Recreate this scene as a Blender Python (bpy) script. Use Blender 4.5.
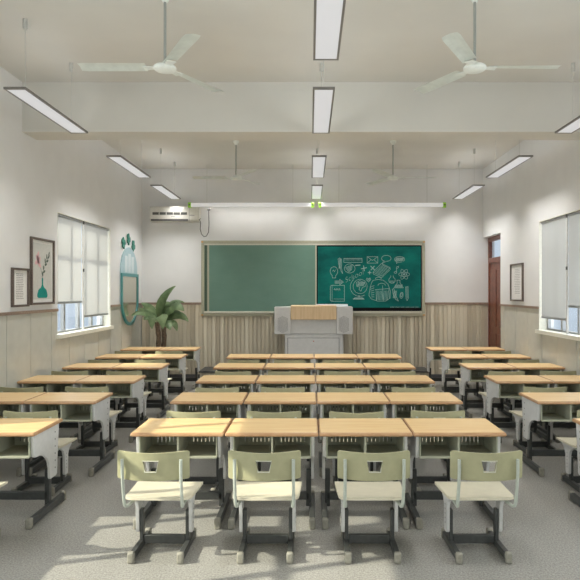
import bpy, bmesh, math, random
from mathutils import Vector, Matrix
random.seed(7)
for o in list(bpy.data.objects): bpy.data.objects.remove(o)
C = bpy.context.scene.collection
SC = bpy.context.scene
PI = math.pi

# ------------------------------------------------ camera, world, light, exposure
EYE = 1.9; F = 590.0
cd = bpy.data.cameras.new('camera'); cam = bpy.data.objects.new('camera', cd); C.objects.link(cam)
cam.location = (0, 0, EYE); cam.rotation_euler = (PI/2, 0, 0)
cd.sensor_width = 36; cd.lens = 36*F/580; cd.shift_x = -20/580; cd.shift_y = 1/580
SC.camera = cam
SC.view_settings.view_transform = 'Standard'; SC.view_settings.look = 'None'
SC.view_settings.gamma = 1; SC.view_settings.use_curve_mapping = False
SC.view_settings.exposure = 0.0
w = bpy.data.worlds.new('world'); SC.world = w; w.use_nodes = True
w.node_tree.nodes['Background'].inputs[0].default_value = (0.66, 0.74, 0.86, 1)
w.node_tree.nodes['Background'].inputs[1].default_value = 1.0
WL, WR, BACK, REAR, CEIL = -3.673, 3.783, 12.9, -3.2, 4.567
def area(name, loc, rot, sx, sy, power, col):
    l = bpy.data.lights.new(name, 'AREA'); l.shape = 'RECTANGLE'; l.size = sx; l.size_y = sy
    l.energy = power; l.color = col
    o = bpy.data.objects.new(name, l); C.objects.link(o); o.location = loc; o.rotation_euler = rot
    return o
sl = bpy.data.lights.new('sun', 'SUN'); sl.energy = 7.5; sl.angle = math.radians(0.6); sl.color = (1, .90, .72)
sun = bpy.data.objects.new('sun', sl); C.objects.link(sun)
sun.rotation_euler = Vector((1.0, 0.30, -0.68)).to_track_quat('-Z', 'Y').to_euler()
WINS_L = [(8.57, 10.86), (2.3, 4.7), (-2.4, -0.1)]  # first is in view; the others are unseen, added to let light in
WINS_R = [(7.45, 9.75), (2.9, 5.2), (-2.4, -0.1)]  # likewise, the later ones are unseen additions
WZ0, WZ1 = 1.24, 3.05
DAY_FILL = (1.0, .985, .955)
for (a, b), p in zip(WINS_L, (34, 120, 230)):
    area('day_fill_left', (WL-.45, (a+b)/2, 2.15), (0, -PI/2, 0), 1.8, 2.3, p, DAY_FILL)  # area lamp added outside each left window as fill
for (a, b), p in zip(WINS_R, (36, 120, 230)):
    area('day_fill_right', (WR+.45, (a+b)/2, 2.15), (0, PI/2, 0), 1.8, 2.3, p, DAY_FILL)  # same added fill lamps on the right side

# ------------------------------------------------ helpers
def P(px, py, Y):
    return Vector(((px-310)/F*Y, Y, EYE-(py-291)/F*Y))
def mat(name, col, rough=.5, metal=0, spec=.5, noise=None, bump=0, emit=None, es=0):
    m = bpy.data.materials.new(name); m.use_nodes = True
    nt = m.node_tree; b = nt.nodes['Principled BSDF']
    b.inputs['Base Color'].default_value = (*col, 1); b.inputs['Roughness'].default_value = rough
    b.inputs['Metallic'].default_value = metal; b.inputs['Specular IOR Level'].default_value = spec
    if emit: b.inputs['Emission Color'].default_value = (*emit, 1); b.inputs['Emission Strength'].default_value = es
    sc, amt = noise or (30, .04)
    n = nt.nodes.new('ShaderNodeTexNoise'); n.inputs['Scale'].default_value = sc; n.inputs['Detail'].default_value = 3
    tc = nt.nodes.new('ShaderNodeTexCoord'); nt.links.new(tc.outputs['Object'], n.inputs['Vector'])
    r = nt.nodes.new('ShaderNodeValToRGB'); nt.links.new(n.outputs['Fac'], r.inputs['Fac'])
    r.color_ramp.elements[0].position = .35; r.color_ramp.elements[1].position = .65
    r.color_ramp.elements[0].color = (*[c*(1-amt) for c in col], 1)
    r.color_ramp.elements[1].color = (*[min(1, c*(1+amt)) for c in col], 1)
    nt.links.new(r.outputs['Color'], b.inputs['Base Color'])
    if bump:
        bp = nt.nodes.new('ShaderNodeBump'); bp.inputs['Strength'].default_value = bump; bp.inputs['Distance'].default_value = .002
        nt.links.new(n.outputs['Fac'], bp.inputs['Height']); nt.links.new(bp.outputs['Normal'], b.inputs['Normal'])
    return m
def ramp(nt, fac, stops):
    r = nt.nodes.new('ShaderNodeValToRGB'); e = r.color_ramp.elements
    while len(e) < len(stops): e.new(.5)
    for el, (p, c) in zip(e, stops): el.position = p; el.color = (*c, 1)
    nt.links.new(fac, r.inputs['Fac']); return r.outputs['Color']
def coord(nt, scale=(1, 1, 1), kind='Object'):
    tc = nt.nodes.new('ShaderNodeTexCoord'); mp = nt.nodes.new('ShaderNodeMapping')
    mp.inputs['Scale'].default_value = scale; nt.links.new(tc.outputs[kind], mp.inputs['Vector']); return mp.outputs['Vector']
def tex_noise(nt, vec, scale, detail=3, rough=.5):
    n = nt.nodes.new('ShaderNodeTexNoise'); n.inputs['Scale'].default_value = scale; n.inputs['Detail'].default_value = detail
    n.inputs['Roughness'].default_value = rough; nt.links.new(vec, n.inputs['Vector']); return n.outputs['Fac']

M = {}
M['plaster'] = mat('plaster', (.765, .762, .755), .75, noise=(3, .015), spec=.25)
M['plaster_back'] = M['plaster']
M['ceiling'] = mat('ceiling_paint', (.71, .697, .655), .9, noise=(2, .015), spec=.1)
M['panel'] = mat('painted_panel', (.60, .60, .545), .16, noise=(6, .03))
M['seam'] = mat('seam', (.33, .32, .28), .7)
M['rail'] = mat('brown_rail', (.30, .215, .165), .4, noise=(40, .15))
M['baseboard'] = mat('dark_baseboard', (.085, .085, .09), .4)
M['sill'] = mat('cream_sill', (.80, .79, .70), .4)
M['alu'] = mat('grey_window_frame', (.36, .37, .38), .35, metal=.3)
M['white_frame'] = mat('white_bar', (.72, .72, .71), .4)
M['light_frame'] = mat('lamp_frame', (.20, .185, .17), .4)
M['diffuser'] = mat('lamp_diffuser', (.25, .25, .25), .5, emit=(.98, .98, 1), es=.52, noise=(5, .01))
M['tube'] = mat('tube_housing', (.7, .7, .72), .4, emit=(1, 1, 1), es=.30)
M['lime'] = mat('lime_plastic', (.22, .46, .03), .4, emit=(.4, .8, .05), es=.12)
M['wire'] = mat('wire', (.60, .60, .57), .4)
M['fan'] = mat('fan_enamel', (.84, .88, .84), .35, noise=(12, .05))
M['fan_rod'] = mat('fan_rod', (.36, .38, .36), .35)
M['leg_paint'] = mat('pale_grey_enamel', (.66, .66, .65), .4, noise=(25, .03))
M['hole'] = mat('dark_hole', (.12, .12, .12), .6)
M['box'] = mat('sage_steel', (.40, .42, .32), .45, noise=(20, .05))
M['box_lip'] = mat('sage_light', (.44, .45, .35), .45)
M['dark'] = mat('dark_grey_steel', (.055, .058, .056), .38, noise=(30, .12))
M['cap'] = mat('beige_rubber', (.30, .287, .24), .55, noise=(40, .08))
M['seat'] = mat('cream_seat', (.68, .63, .49), .32, noise=(15, .03))
M['backrest'] = mat('olive_backrest', (.40, .385, .235), .4, noise=(14, .05))
M['rim'] = mat('pale_rim', (.66, .66, .55), .4)
M['bar'] = mat('pale_green_tube', (.50, .54, .48), .3)
M['board_frame'] = mat('khaki_aluminium', (.43, .42, .32), .35, metal=.2)
M['board_pale'] = mat('pale_aluminium', (.62, .61, .52), .3, metal=.2)
M['orange'] = mat('orange_corner', (.65, .36, .12), .5)
M['black'] = mat('black_bezel', (.006, .006, .007), .4, spec=.1)
M['lectern'] = mat('grey_lectern', (.57, .565, .555), .4, noise=(20, .03))
M['lectern_line'] = mat('lectern_dark_grey', (.22, .22, .22), .5)  # dark grey for the door outline and grille dots
M['ac'] = mat('ivory_plastic', (.68, .66, .60), .35)
M['acdark'] = mat('ac_vent', (.09, .09, .085), .5)
M['picframe'] = mat('walnut_frame', (.13, .10, .085), .45, noise=(60, .15))
M['paper'] = mat('picture_paper', (.80, .795, .77), .6)
M['ink'] = mat('ink', (.30, .29, .28), .7)
M['pink'] = mat('pink_petal', (.78, .48, .50), .6)
M['bottle'] = mat('teal_bottle', (.02, .30, .26), .15)
M['darkleaf'] = mat('dark_leaf', (.06, .10, .07), .5)
M['teal'] = mat('teal_frame', (.055, .26, .26), .35)
M['paleblue'] = mat('pale_blue_board', (.36, .52, .57), .35)
M['reflection_stripe'] = mat('painted_reflection', (.60, .68, .71), .3)  # pale tone of reflected windows, put into the colour
M['mirror'] = mat('mirror', (.62, .60, .50), .12, metal=.75)
M['cactus'] = mat('cactus_green', (.04, .22, .17), .5)
M['door'] = mat('brown_door', (.19, .062, .035), .32, noise=(9, .2))
M['pot'] = mat('grey_pot', (.35, .34, .32), .6)
M['soil'] = mat('soil', (.05, .035, .025), .9)
M['chrome'] = mat('chrome', (.7, .7, .7), .2, metal=1)
M['cable'] = mat('grey_cable', (.12, .12, .12), .5)
M['silver'] = mat('pale_screen_shell', (.62, .68, .70), .35)
M['red'] = mat('red_lock', (.5, .1, .08), .4)

def glass():
    m = bpy.data.materials.new('window_glass'); m.use_nodes = True; nt = m.node_tree; nt.nodes.clear()
    o = nt.nodes.new('ShaderNodeOutputMaterial'); mx = nt.nodes.new('ShaderNodeMixShader'); mx.inputs[0].default_value = .08
    t = nt.nodes.new('ShaderNodeBsdfTransparent'); g = nt.nodes.new('ShaderNodeBsdfGlossy'); g.inputs['Roughness'].default_value = .03
    t.inputs[0].default_value = (.93, .96, .97, 1)
    nt.links.new(t.outputs[0], mx.inputs[1]); nt.links.new(g.outputs[0], mx.inputs[2]); nt.links.new(mx.outputs[0], o.inputs[0]); return m
M['glass'] = glass()
def blindmat():
    m = bpy.data.materials.new('roller_fabric'); m.use_nodes = True; nt = m.node_tree; nt.nodes.clear()
    o = nt.nodes.new('ShaderNodeOutputMaterial'); mx = nt.nodes.new('ShaderNodeMixShader'); mx.inputs[0].default_value = .30
    d = nt.nodes.new('ShaderNodeBsdfDiffuse'); t = nt.nodes.new('ShaderNodeBsdfTranslucent')
    n = tex_noise(nt, coord(nt, (60, 60, 60)), 8)
    c = ramp(nt, n, [(.3, (.46, .46, .44)), (.7, (.49, .487, .465))])
    nt.links.new(c, d.inputs[0]); nt.links.new(c, t.inputs[0])
    nt.links.new(d.outputs[0], mx.inputs[1]); nt.links.new(t.outputs[0], mx.inputs[2]); nt.links.new(mx.outputs[0], o.inputs[0]); return m
M['blind'] = blindmat()
def woodmat(name, a, b, c, sc=(1.2, 14, 14), rough=.35):
    m = mat(name, b, rough); nt = m.node_tree; bs = nt.nodes['Principled BSDF']
    oi = nt.nodes.new('ShaderNodeObjectInfo'); ad = nt.nodes.new('ShaderNodeVectorMath'); ad.operation = 'ADD'
    mu = nt.nodes.new('ShaderNodeMath'); mu.operation = 'MULTIPLY'; mu.inputs[1].default_value = 37
    nt.links.new(oi.outputs['Random'], mu.inputs[0]); nt.links.new(coord(nt, sc), ad.inputs[0]); nt.links.new(mu.outputs[0], ad.inputs[1])
    n = tex_noise(nt, ad.outputs[0], 1.6, 5, .6)
    nt.links.new(ramp(nt, n, [(.28, a), (.5, b), (.72, c)]), bs.inputs['Base Color']); return m
M['desktop'] = woodmat('light_beech', (.74, .48, .215), (.80, .555, .275), (.85, .635, .35))
M['deskedge'] = woodmat('beech_edge', (.42, .23, .11), (.50, .29, .15), (.56, .35, .19), (5, 14, 20))
M['lecternwood'] = woodmat('lectern_wood', (.58, .41, .24), (.64, .47, .28), (.69, .52, .33), (16, 6, 1.2))
def slatmat():
    m = mat('slat_wood', (.4, .35, .27), .5); nt = m.node_tree; bs = nt.nodes['Principled BSDF']
    tc = nt.nodes.new('ShaderNodeTexCoord'); sp = nt.nodes.new('ShaderNodeSeparateXYZ'); nt.links.new(tc.outputs['Object'], sp.inputs[0])
    d = nt.nodes.new('ShaderNodeMath'); d.operation = 'MULTIPLY_ADD'; d.inputs[1].default_value = 1/.09; d.inputs[2].default_value = 3.673/.09+.001; nt.links.new(sp.outputs[0], d.inputs[0])
    f = nt.nodes.new('ShaderNodeMath'); f.operation = 'FLOOR'; nt.links.new(d.outputs[0], f.inputs[0])
    wn = nt.nodes.new('ShaderNodeTexWhiteNoise'); wn.noise_dimensions = '1D'; nt.links.new(f.outputs[0], wn.inputs['W'])
    n = tex_noise(nt, coord(nt, (40, 40, 1.5)), 1, 4, .6)
    a = nt.nodes.new('ShaderNodeMath'); a.operation = 'MULTIPLY_ADD'; a.inputs[1].default_value = .55
    nt.links.new(wn.outputs['Value'], a.inputs[0])
    h = nt.nodes.new('ShaderNodeMath'); h.operation = 'MULTIPLY'; h.inputs[1].default_value = .25; nt.links.new(n, h.inputs[0]); nt.links.new(h.outputs[0], a.inputs[2])
    nt.links.new(ramp(nt, a.outputs[0], [(.12, (.47, .41, .31)), (.4, (.62, .555, .43)), (.68, (.76, .695, .56))]), bs.inputs['Base Color']); return m
M['slat'] = slatmat()
def floormat():
    m = mat('terrazzo', (.3, .3, .29), .3); nt = m.node_tree; bs = nt.nodes['Principled BSDF']
    v = coord(nt, (1, 1, 1))
    n1 = tex_noise(nt, v, 75, 4, .8); n2 = tex_noise(nt, v, 1.2, 2)
    c1 = ramp(nt, n1, [(.36, (.205, .197, .183)), (.5, (.34, .33, .305)), (.64, (.50, .487, .45))])
    c2 = ramp(nt, n2, [(.3, (.93, .93, .93)), (.7, (1, 1, 1))])
    mx = nt.nodes.new('ShaderNodeMixRGB'); mx.blend_type = 'MULTIPLY'; mx.inputs[0].default_value = 1
    nt.links.new(c1, mx.inputs[1]); nt.links.new(c2, mx.inputs[2]); nt.links.new(mx.outputs[0], bs.inputs['Base Color'])
    bs.inputs['Roughness'].default_value = .42; return m
M['floor'] = floormat()
def chalkmat(name, a, b, emit=0):
    m = mat(name, a, .45); nt = m.node_tree; bs = nt.nodes['Principled BSDF']
    n = tex_noise(nt, coord(nt, (1.2, 1, 2)), 1.4, 4, .6); c = ramp(nt, n, [(.3, a), (.7, b)])
    nt.links.new(c, bs.inputs['Base Color'])
    if emit: bs.inputs['Specular IOR Level'].default_value = .1; nt.links.new(c, bs.inputs['Emission Color']); bs.inputs['Emission Strength'].default_value = emit
    return m
M['chalkboard'] = chalkmat('green_chalkboard', (.115, .225, .18), (.14, .255, .205))
M['screen'] = chalkmat('teal_screen', (.002, .038, .034), (.004, .088, .070), .85)
M['chalk'] = mat('chalk_line', (.16, .24, .21), .6, emit=(.5, .66, .60), es=.26)
def leafmat():
    m = mat('plant_leaf', (.1, .2, .08), .45); nt = m.node_tree; bs = nt.nodes['Principled BSDF']
    n = tex_noise(nt, coord(nt, (1, 1, 1)), 5, 4); nt.links.new(ramp(nt, n, [(.3, (.13, .21, .10)), (.7, (.34, .46, .24))]), bs.inputs['Base Color']); return m
M['leaf'] = leafmat()
M['trunk'] = mat('plant_trunk', (.16, .11, .075), .8, noise=(50, .5), bump=.8)

def obj(name, bm, m, parent=None, loc=None, smooth=False, bev=0, label=None):
    me = bpy.data.meshes.new(name)
    bmesh.ops.recalc_face_normals(bm, faces=bm.faces[:])
    bm.to_mesh(me); bm.free()
    ms = m if isinstance(m, (list, tuple)) else [m]
    for x in ms: me.materials.append(M[x])
    if smooth:
        for p in me.polygons: p.use_smooth = True
    o = bpy.data.objects.new(name, me); C.objects.link(o)
    if parent: o.parent = parent
    if loc: o.location = loc
    if bev:
        b = o.modifiers.new('b', 'BEVEL'); b.width = bev; b.segments = 2; b.limit_method = 'ANGLE'; b.angle_limit = .6
    if smooth or bev:
        try:
            for p in me.polygons: p.use_smooth = True
            me.set_sharp_from_angle(angle=math.radians(38))
        except Exception: pass
    if label: o['label'] = label
    return o
def box(bm, x0, x1, y0, y1, z0, z1, mi=0):
    v = [bm.verts.new((x, y, z)) for x in (x0, x1) for y in (y0, y1) for z in (z0, z1)]
    for f in ((0,1,3,2), (4,6,7,5), (0,4,5,1), (2,3,7,6), (0,2,6,4), (1,5,7,3)):
        fc = bm.faces.new([v[i] for i in f]); fc.material_index = mi
def prism(bm, pts, axis, a, b, mi=0):
    def V(p, t):
        if axis == 'x': return (t, p[0], p[1])
        if axis == 'y': return (p[0], t, p[1])
        return (p[0], p[1], t)
    A = [bm.verts.new(V(p, a)) for p in pts]; B = [bm.verts.new(V(p, b)) for p in pts]
    n = len(pts)
    for i in range(n):
        f = bm.faces.new((A[i], A[(i+1) % n], B[(i+1) % n], B[i])); f.material_index = mi
    for f in (bm.faces.new(A), bm.faces.new(B[::-1])): f.material_index = mi
def tube(bm, pts, r, n=8, mi=0, closed=False):
    pts = [Vector(p) for p in pts]; rings = []
    N = len(pts)
    for i, p in enumerate(pts):
        if closed: d = pts[(i+1) % N]-pts[i-1]
        else: d = pts[min(i+1, N-1)]-pts[max(i-1, 0)]
        d.normalize(); up = Vector((0, 0, 1)) if abs(d.z) < .9 else Vector((0, 1, 0))
        a = d.cross(up).normalized(); b = d.cross(a).normalized()
        rr = r[i] if isinstance(r, (list, tuple)) else r
        rings.append([bm.verts.new(p+a*rr*math.cos(2*PI*k/n)+b*rr*math.sin(2*PI*k/n)) for k in range(n)])
    for i in range(N if closed else N-1):
        A, B = rings[i], rings[(i+1) % N]
        for k in range(n):
            f = bm.faces.new((A[k], A[(k+1) % n], B[(k+1) % n], B[k])); f.material_index = mi
    if not closed: bm.faces.new(rings[0]); bm.faces.new(rings[-1][::-1])
def lathe(bm, prof, c=(0, 0, 0), n=24, mi=0):
    rings = [[bm.verts.new((c[0]+r*math.cos(2*PI*k/n), c[1]+r*math.sin(2*PI*k/n), c[2]+z)) for k in range(n)] for r, z in prof]
    for A, B in zip(rings, rings[1:]):
        for k in range(n):
            f = bm.faces.new((A[k], A[(k+1) % n], B[(k+1) % n], B[k])); f.material_index = mi
    bm.faces.new(rings[0][::-1]); bm.faces.new(rings[-1])
def fillet(pts, r, n=4):
    out = []; N = len(pts)
    for i in range(N):
        p = Vector(pts[i]); a = Vector(pts[i-1])-p; b = Vector(pts[(i+1) % N])-p
        d = min(r, a.length*.45, b.length*.45); s = p+a.normalized()*d; e = p+b.normalized()*d
        for k in range(n+1):
            t = k/n; out.append(tuple(s*(1-t)**2+p*2*t*(1-t)+e*t*t))
    return out
B = bmesh.new
def thing(name, label, cat, loc=(0, 0, 0), rz=0, group=None):
    o = bpy.data.objects.new(name, None); C.objects.link(o); o.empty_display_size = .1
    o.location = loc; o.rotation_euler = (0, 0, rz); o['label'] = label; o['category'] = cat
    if group: o['group'] = group
    return o
def tag(o, label, cat, group=None):
    o['label'] = label; o['category'] = cat
    if group: o['group'] = group
    return o
def struct(name, bm, m, bev=0, parent=None):
    o = obj(name, bm, m, parent, bev=bev)
    if not parent: o['kind'] = 'structure'
    return o
def dup(root, loc, rz, label, sx=1, kids=True):
    r = root.copy(); C.objects.link(r); r.location = loc; r.rotation_euler = (0, 0, rz); r['label'] = label; r.scale = (sx, 1, 1)
    for ch in list(root.children):
        c = ch.copy(); C.objects.link(c); c.parent = r
        for g in ch.children:
            d = g.copy(); C.objects.link(d); d.parent = c
    return r

# ------------------------------------------------ room shell
bm = B(); box(bm, WL-.3, WR+.3, REAR-.3, BACK+.3, -.1, 0); struct('floor', bm, 'floor')
bm = B(); box(bm, WL-.3, WR+.3, REAR-.3, BACK+.3, CEIL, CEIL+.12); struct('ceiling', bm, 'ceiling')
bm = B(); box(bm, WL, WR, 7.53, 7.93, 3.93, CEIL); struct('trim_1', bm, 'ceiling')
RZ = 1.616
def side_boxes(bm, xa, xb, y0, y1, z0, z1, ops):
    y = y0
    for a, b, lo, hi in sorted(ops):
        if a > y: box(bm, xa, xb, y, a, z0, z1)
        if lo > z0: box(bm, xa, xb, a, b, z0, min(lo, z1))
        if hi < z1: box(bm, xa, xb, a, b, max(hi, z0), z1)
        y = b
    if y < y1: box(bm, xa, xb, y, y1, z0, z1)
opL = [(a, b, WZ0, WZ1) for a, b in WINS_L]
DOORZ = 3.06
opR = [(a, b, WZ0, WZ1) for a, b in WINS_R] + [(11.72, BACK, 0, DOORZ)]
bm = B(); side_boxes(bm, WL-.25, WL-.02, REAR, BACK, 0, CEIL, opL); side_boxes(bm, WL-.02, WL, REAR, BACK, RZ, CEIL, opL); struct('wall_left', bm, 'plaster')
bm = B(); side_boxes(bm, WR+.02, WR+.25, REAR, BACK, 0, CEIL, opR); side_boxes(bm, WR, WR+.02, REAR, BACK, RZ, CEIL, opR); struct('wall_right', bm, 'plaster')
bm = B(); box(bm, WL-.25, WR+.25, BACK, BACK+.2, 0, CEIL); struct('wall_back', bm, 'plaster_back')
bm = B(); box(bm, WL-.25, WR+.25, REAR-.2, REAR, 0, CEIL); struct('wall_front', bm, 'plaster')
# painted side panels with seams, brown dado rail on top
def panels(x0, x1, ops, start, end):
    bm = B(); y = start; p = .62
    while y < end:
        e = min(y+p, end)-.014
        cut = [(max(a, y), min(b, e), lo) for a, b, lo, hi in ops if a < e and b > y]
        q = y
        for a, b, lo in sorted(cut):
            if a > q+.001: box(bm, x0, x1, q, a, 0, RZ)
            if lo > 0: box(bm, x0, x1, a, b, 0, lo)
            q = b
        if q < e-.001: box(bm, x0, x1, q, e, 0, RZ)
        y += p
    return bm
o = struct('trim_2', panels(WL-.018, WL, opL, 7.77-.62*17, BACK), 'panel')
o = struct('trim_3', panels(WR, WR+.018, opR, 7.77-.62*17, 11.72), 'panel')
def rail(name, x0, x1, ops, y1):
    bm = B(); y = REAR
    for a, b, lo, hi in sorted(ops):
        box(bm, x0, x1, y, a-.0, RZ-.012, RZ+.028); y = b
    if y < y1: box(bm, x0, x1, y, y1, RZ-.012, RZ+.028)
    struct(name, bm, 'rail')
rail('trim_4', WL, WL+.022, opL, BACK); rail('trim_5', WR-.022, WR, opR, BACK)
bm = B(); x = WL
while x < WR-.001:
    e = min(x+.09, WR); box(bm, x+.012, e-.012, BACK-.034, BACK-.012, .0, RZ); x += .09
box(bm, WL, WR+.1, BACK-.012, BACK, 0, RZ)
struct('trim_6', bm, 'slat', bev=.004)
bm = B(); box(bm, WL, WR+.1, BACK-.045, BACK, RZ-.012, RZ+.035); struct('trim_7', bm, 'rail')
bm = B(); box(bm, WL, WR, BACK-.05, BACK-.03, 0, .085); struct('baseboard_back', bm, 'baseboard')
bm = B(); box(bm, WL, WL+.012, REAR, BACK-.05, 0, .06); struct('baseboard_left', bm, 'baseboard')
bm = B(); box(bm, WR-.012, WR, REAR, 11.7, 0, .06); struct('baseboard_right', bm, 'baseboard')

# windows
wn = [0]
def window(side, y0, y1):
    wn[0] += 1; s = -1 if side == 'L' else 1; X = WL if side == 'L' else WR
    def bx(bm, d0, d1, a, b, c, d): box(bm, min(X+s*d0, X+s*d1), max(X+s*d0, X+s*d1), a, b, c, d)
    bm = B()
    d0, d1 = .13, .18; t = .05
    bx(bm, d0, d1, y0, y1, WZ0, WZ0+t); bx(bm, d0, d1, y0, y1, WZ1-t, WZ1)
    bx(bm, d0, d1, y0, y0+t, WZ0+t, WZ1-t); bx(bm, d0, d1, y1-t, y1, WZ0+t, WZ1-t)
    for k in (1, 2, 3):
        y = y0+(y1-y0)*k/4; bx(bm, d0, d1, y-.03, y+.03, WZ0+t, WZ1-t)
    bx(bm, d0, d1, y0+t, y1-t, 2.45, 2.50)
    fr = struct('window_%d' % wn[0], bm, 'alu')
    bm = B(); bx(bm, .15, .156, y0+t, y1-t, WZ0+t, WZ1-t); struct('glass_pane', bm, 'glass', parent=fr)
    # cream lining and projecting sill
    bm = B(); l = .012
    bx(bm, 0, .13, y0, y0+l, WZ0, WZ1); bx(bm, 0, .13, y1-l, y1, WZ0, WZ1); bx(bm, 0, .13, y0+l, y1-l, WZ1-l, WZ1)
    struct('window_lining', bm, 'sill', parent=fr)
    bm = B(); bx(bm, 0, .13, y0, y1, WZ0, WZ0+.022); bx(bm, -.05, 0, y0-.04, y1+.04, WZ0-.035, WZ0+.022)
    struct('window_sill', bm, 'sill', parent=fr)
window('L', *WINS_L[0]); window('R', *WINS_R[0]); window('L', *WINS_L[1]); window('R', *WINS_R[1]); window('L', *WINS_L[2]); window('R', *WINS_R[2])  # later pairs are unseen, put in for their light
def blind(side, y0, y1, zb, label):
    s = -1 if side == 'L' else 1; X = WL if side == 'L' else WR
    xx = X+s*.035
    t = thing('roller_blind', label, 'blind', (xx, (y0+y1)/2, WZ1-.035), 0, 'grey roller blinds in the windows')
    h = (y1-y0)/2-.012; L = WZ1-.035-zb
    bm = B(); n = 24
    for i in range(n):
        a = -h+2*h*i/n; b = -h+2*h*(i+1)/n
        f = lambda v: .004*math.sin(v*9)
        p = [(f(a), a, -L), (f(b), b, -L), (f(b), b, 0), (f(a), a, 0)]
        v = [bm.verts.new(q) for q in p]; bm.faces.new(v)
    bmesh.ops.remove_doubles(bm, verts=bm.verts, dist=1e-5)
    obj('fabric', bm, 'blind', t, smooth=True)
    bm = B(); prism(bm, [(.022*math.cos(k*PI/6), .022*math.sin(k*PI/6)+.005) for k in range(12)], 'y', -h, h)
    obj('roller_tube', bm, 'alu', t, smooth=True)
    bm = B(); box(bm, -.012, .012, -h, h, -L-.035, -L); obj('bottom_bar', bm, 'alu', t, bev=.004)
    return t
def chainbar(side, y, label):
    s = -1 if side == 'L' else 1; X = WL if side == 'L' else WR
    t = thing('blind_guide', label, 'guide rail', (X+s*.02, y, WZ0+.022), 0, 'white blind guide rails')
    bm = B(); box(bm, -.012, .012, -.018, .018, 0, WZ1-WZ0-.04); obj('rail', bm, 'white_frame', t)
    for z in (.95, WZ1-WZ0-.09):
        bm = B(); box(bm, -s*.012-.006, -s*.012+.006, -.02, .02, z, z+.05); obj('clip', bm, 'dark', t, label='dark grey clip')
def Zof(X, px): return abs(X)*F/abs(px-310)
ym = Zof(WL, 84.2)
blind('L', 8.59, ym-.012, P(0, 302, 9.0).z+.01, 'grey roller blind nearer the vase picture, stopping higher above the left sill')
blind('L', ym+.012, 10.83, 1.50, 'grey roller blind on the left wall nearer the mirror, hanging lower')
chainbar('L', ym, 'thin white upright guide between the two blinds on the left wall')
yr = Zof(WR, 566)
blind('R', yr+.012, 9.72, 1.49, 'pale roller blind on right wall nearer the door, hanging lower')
blind('R', 7.47, yr-.012, 1.69, 'pale roller blind at the right edge of the view, stopping higher')
chainbar('R', yr, 'thin white upright guide between the two blinds on the right wall')

# door in the recess of the right wall
dx = WR+.11
bm = B(); f = .07
y0, y1 = 11.72, BACK-.0
box(bm, dx, dx+.07, y0, y0+f, 0, DOORZ); box(bm, dx, dx+.07, y1-f, y1, 0, DOORZ)
box(bm, dx, dx+.07, y0+f, y1-f, DOORZ-.09, DOORZ); box(bm, dx, dx+.07, y0+f, y1-f, 2.50, 2.61)
d = struct('door_1', bm, 'door')
bm = B(); box(bm, dx+.02, dx+.06, y0+f, y1-f, .01, 2.50)
for k in range(2):
    a = y0+f+.1+k*.49; 
    for (p, q) in ((.2, 1.0), (1.15, 2.35)):
        box(bm, dx+.008, dx+.02, a, a+.39, p, q)
struct('door_leaf', bm, 'door', bev=.004, parent=d)
bm = B(); box(bm, dx+.03, dx+.036, y0+f, y1-f, 2.61, DOORZ-.09); struct('transom_pane', bm, 'glass', parent=d)
bm = B(); tube(bm, [(dx+.02, y0+.16, 1.18), (dx-.04, y0+.16, 1.18), (dx-.04, y0+.28, 1.18)], .01); struct('door_handle', bm, 'chrome', parent=d)
bm = B(); box(bm, WR+.25, WR+.9, 11.0, 13.2, -.1, 0); struct('floor_corridor', bm, 'floor')

# low teaching platform
bm = B(); PX0, PX1, PY, PH = -2.27, 2.47, 12.13, .25
box(bm, PX0, PX1, PY+.02, BACK-.052, 0, PH-.03, 0); box(bm, PX0-.02, PX1+.02, PY, BACK-.052, PH-.03, PH, 1)
o = obj('teaching_platform', bm, ['slat', 'dark'], bev=.004); tag(o, 'low dark-topped teaching platform running under the chalkboard and lectern', 'platform')

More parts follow.
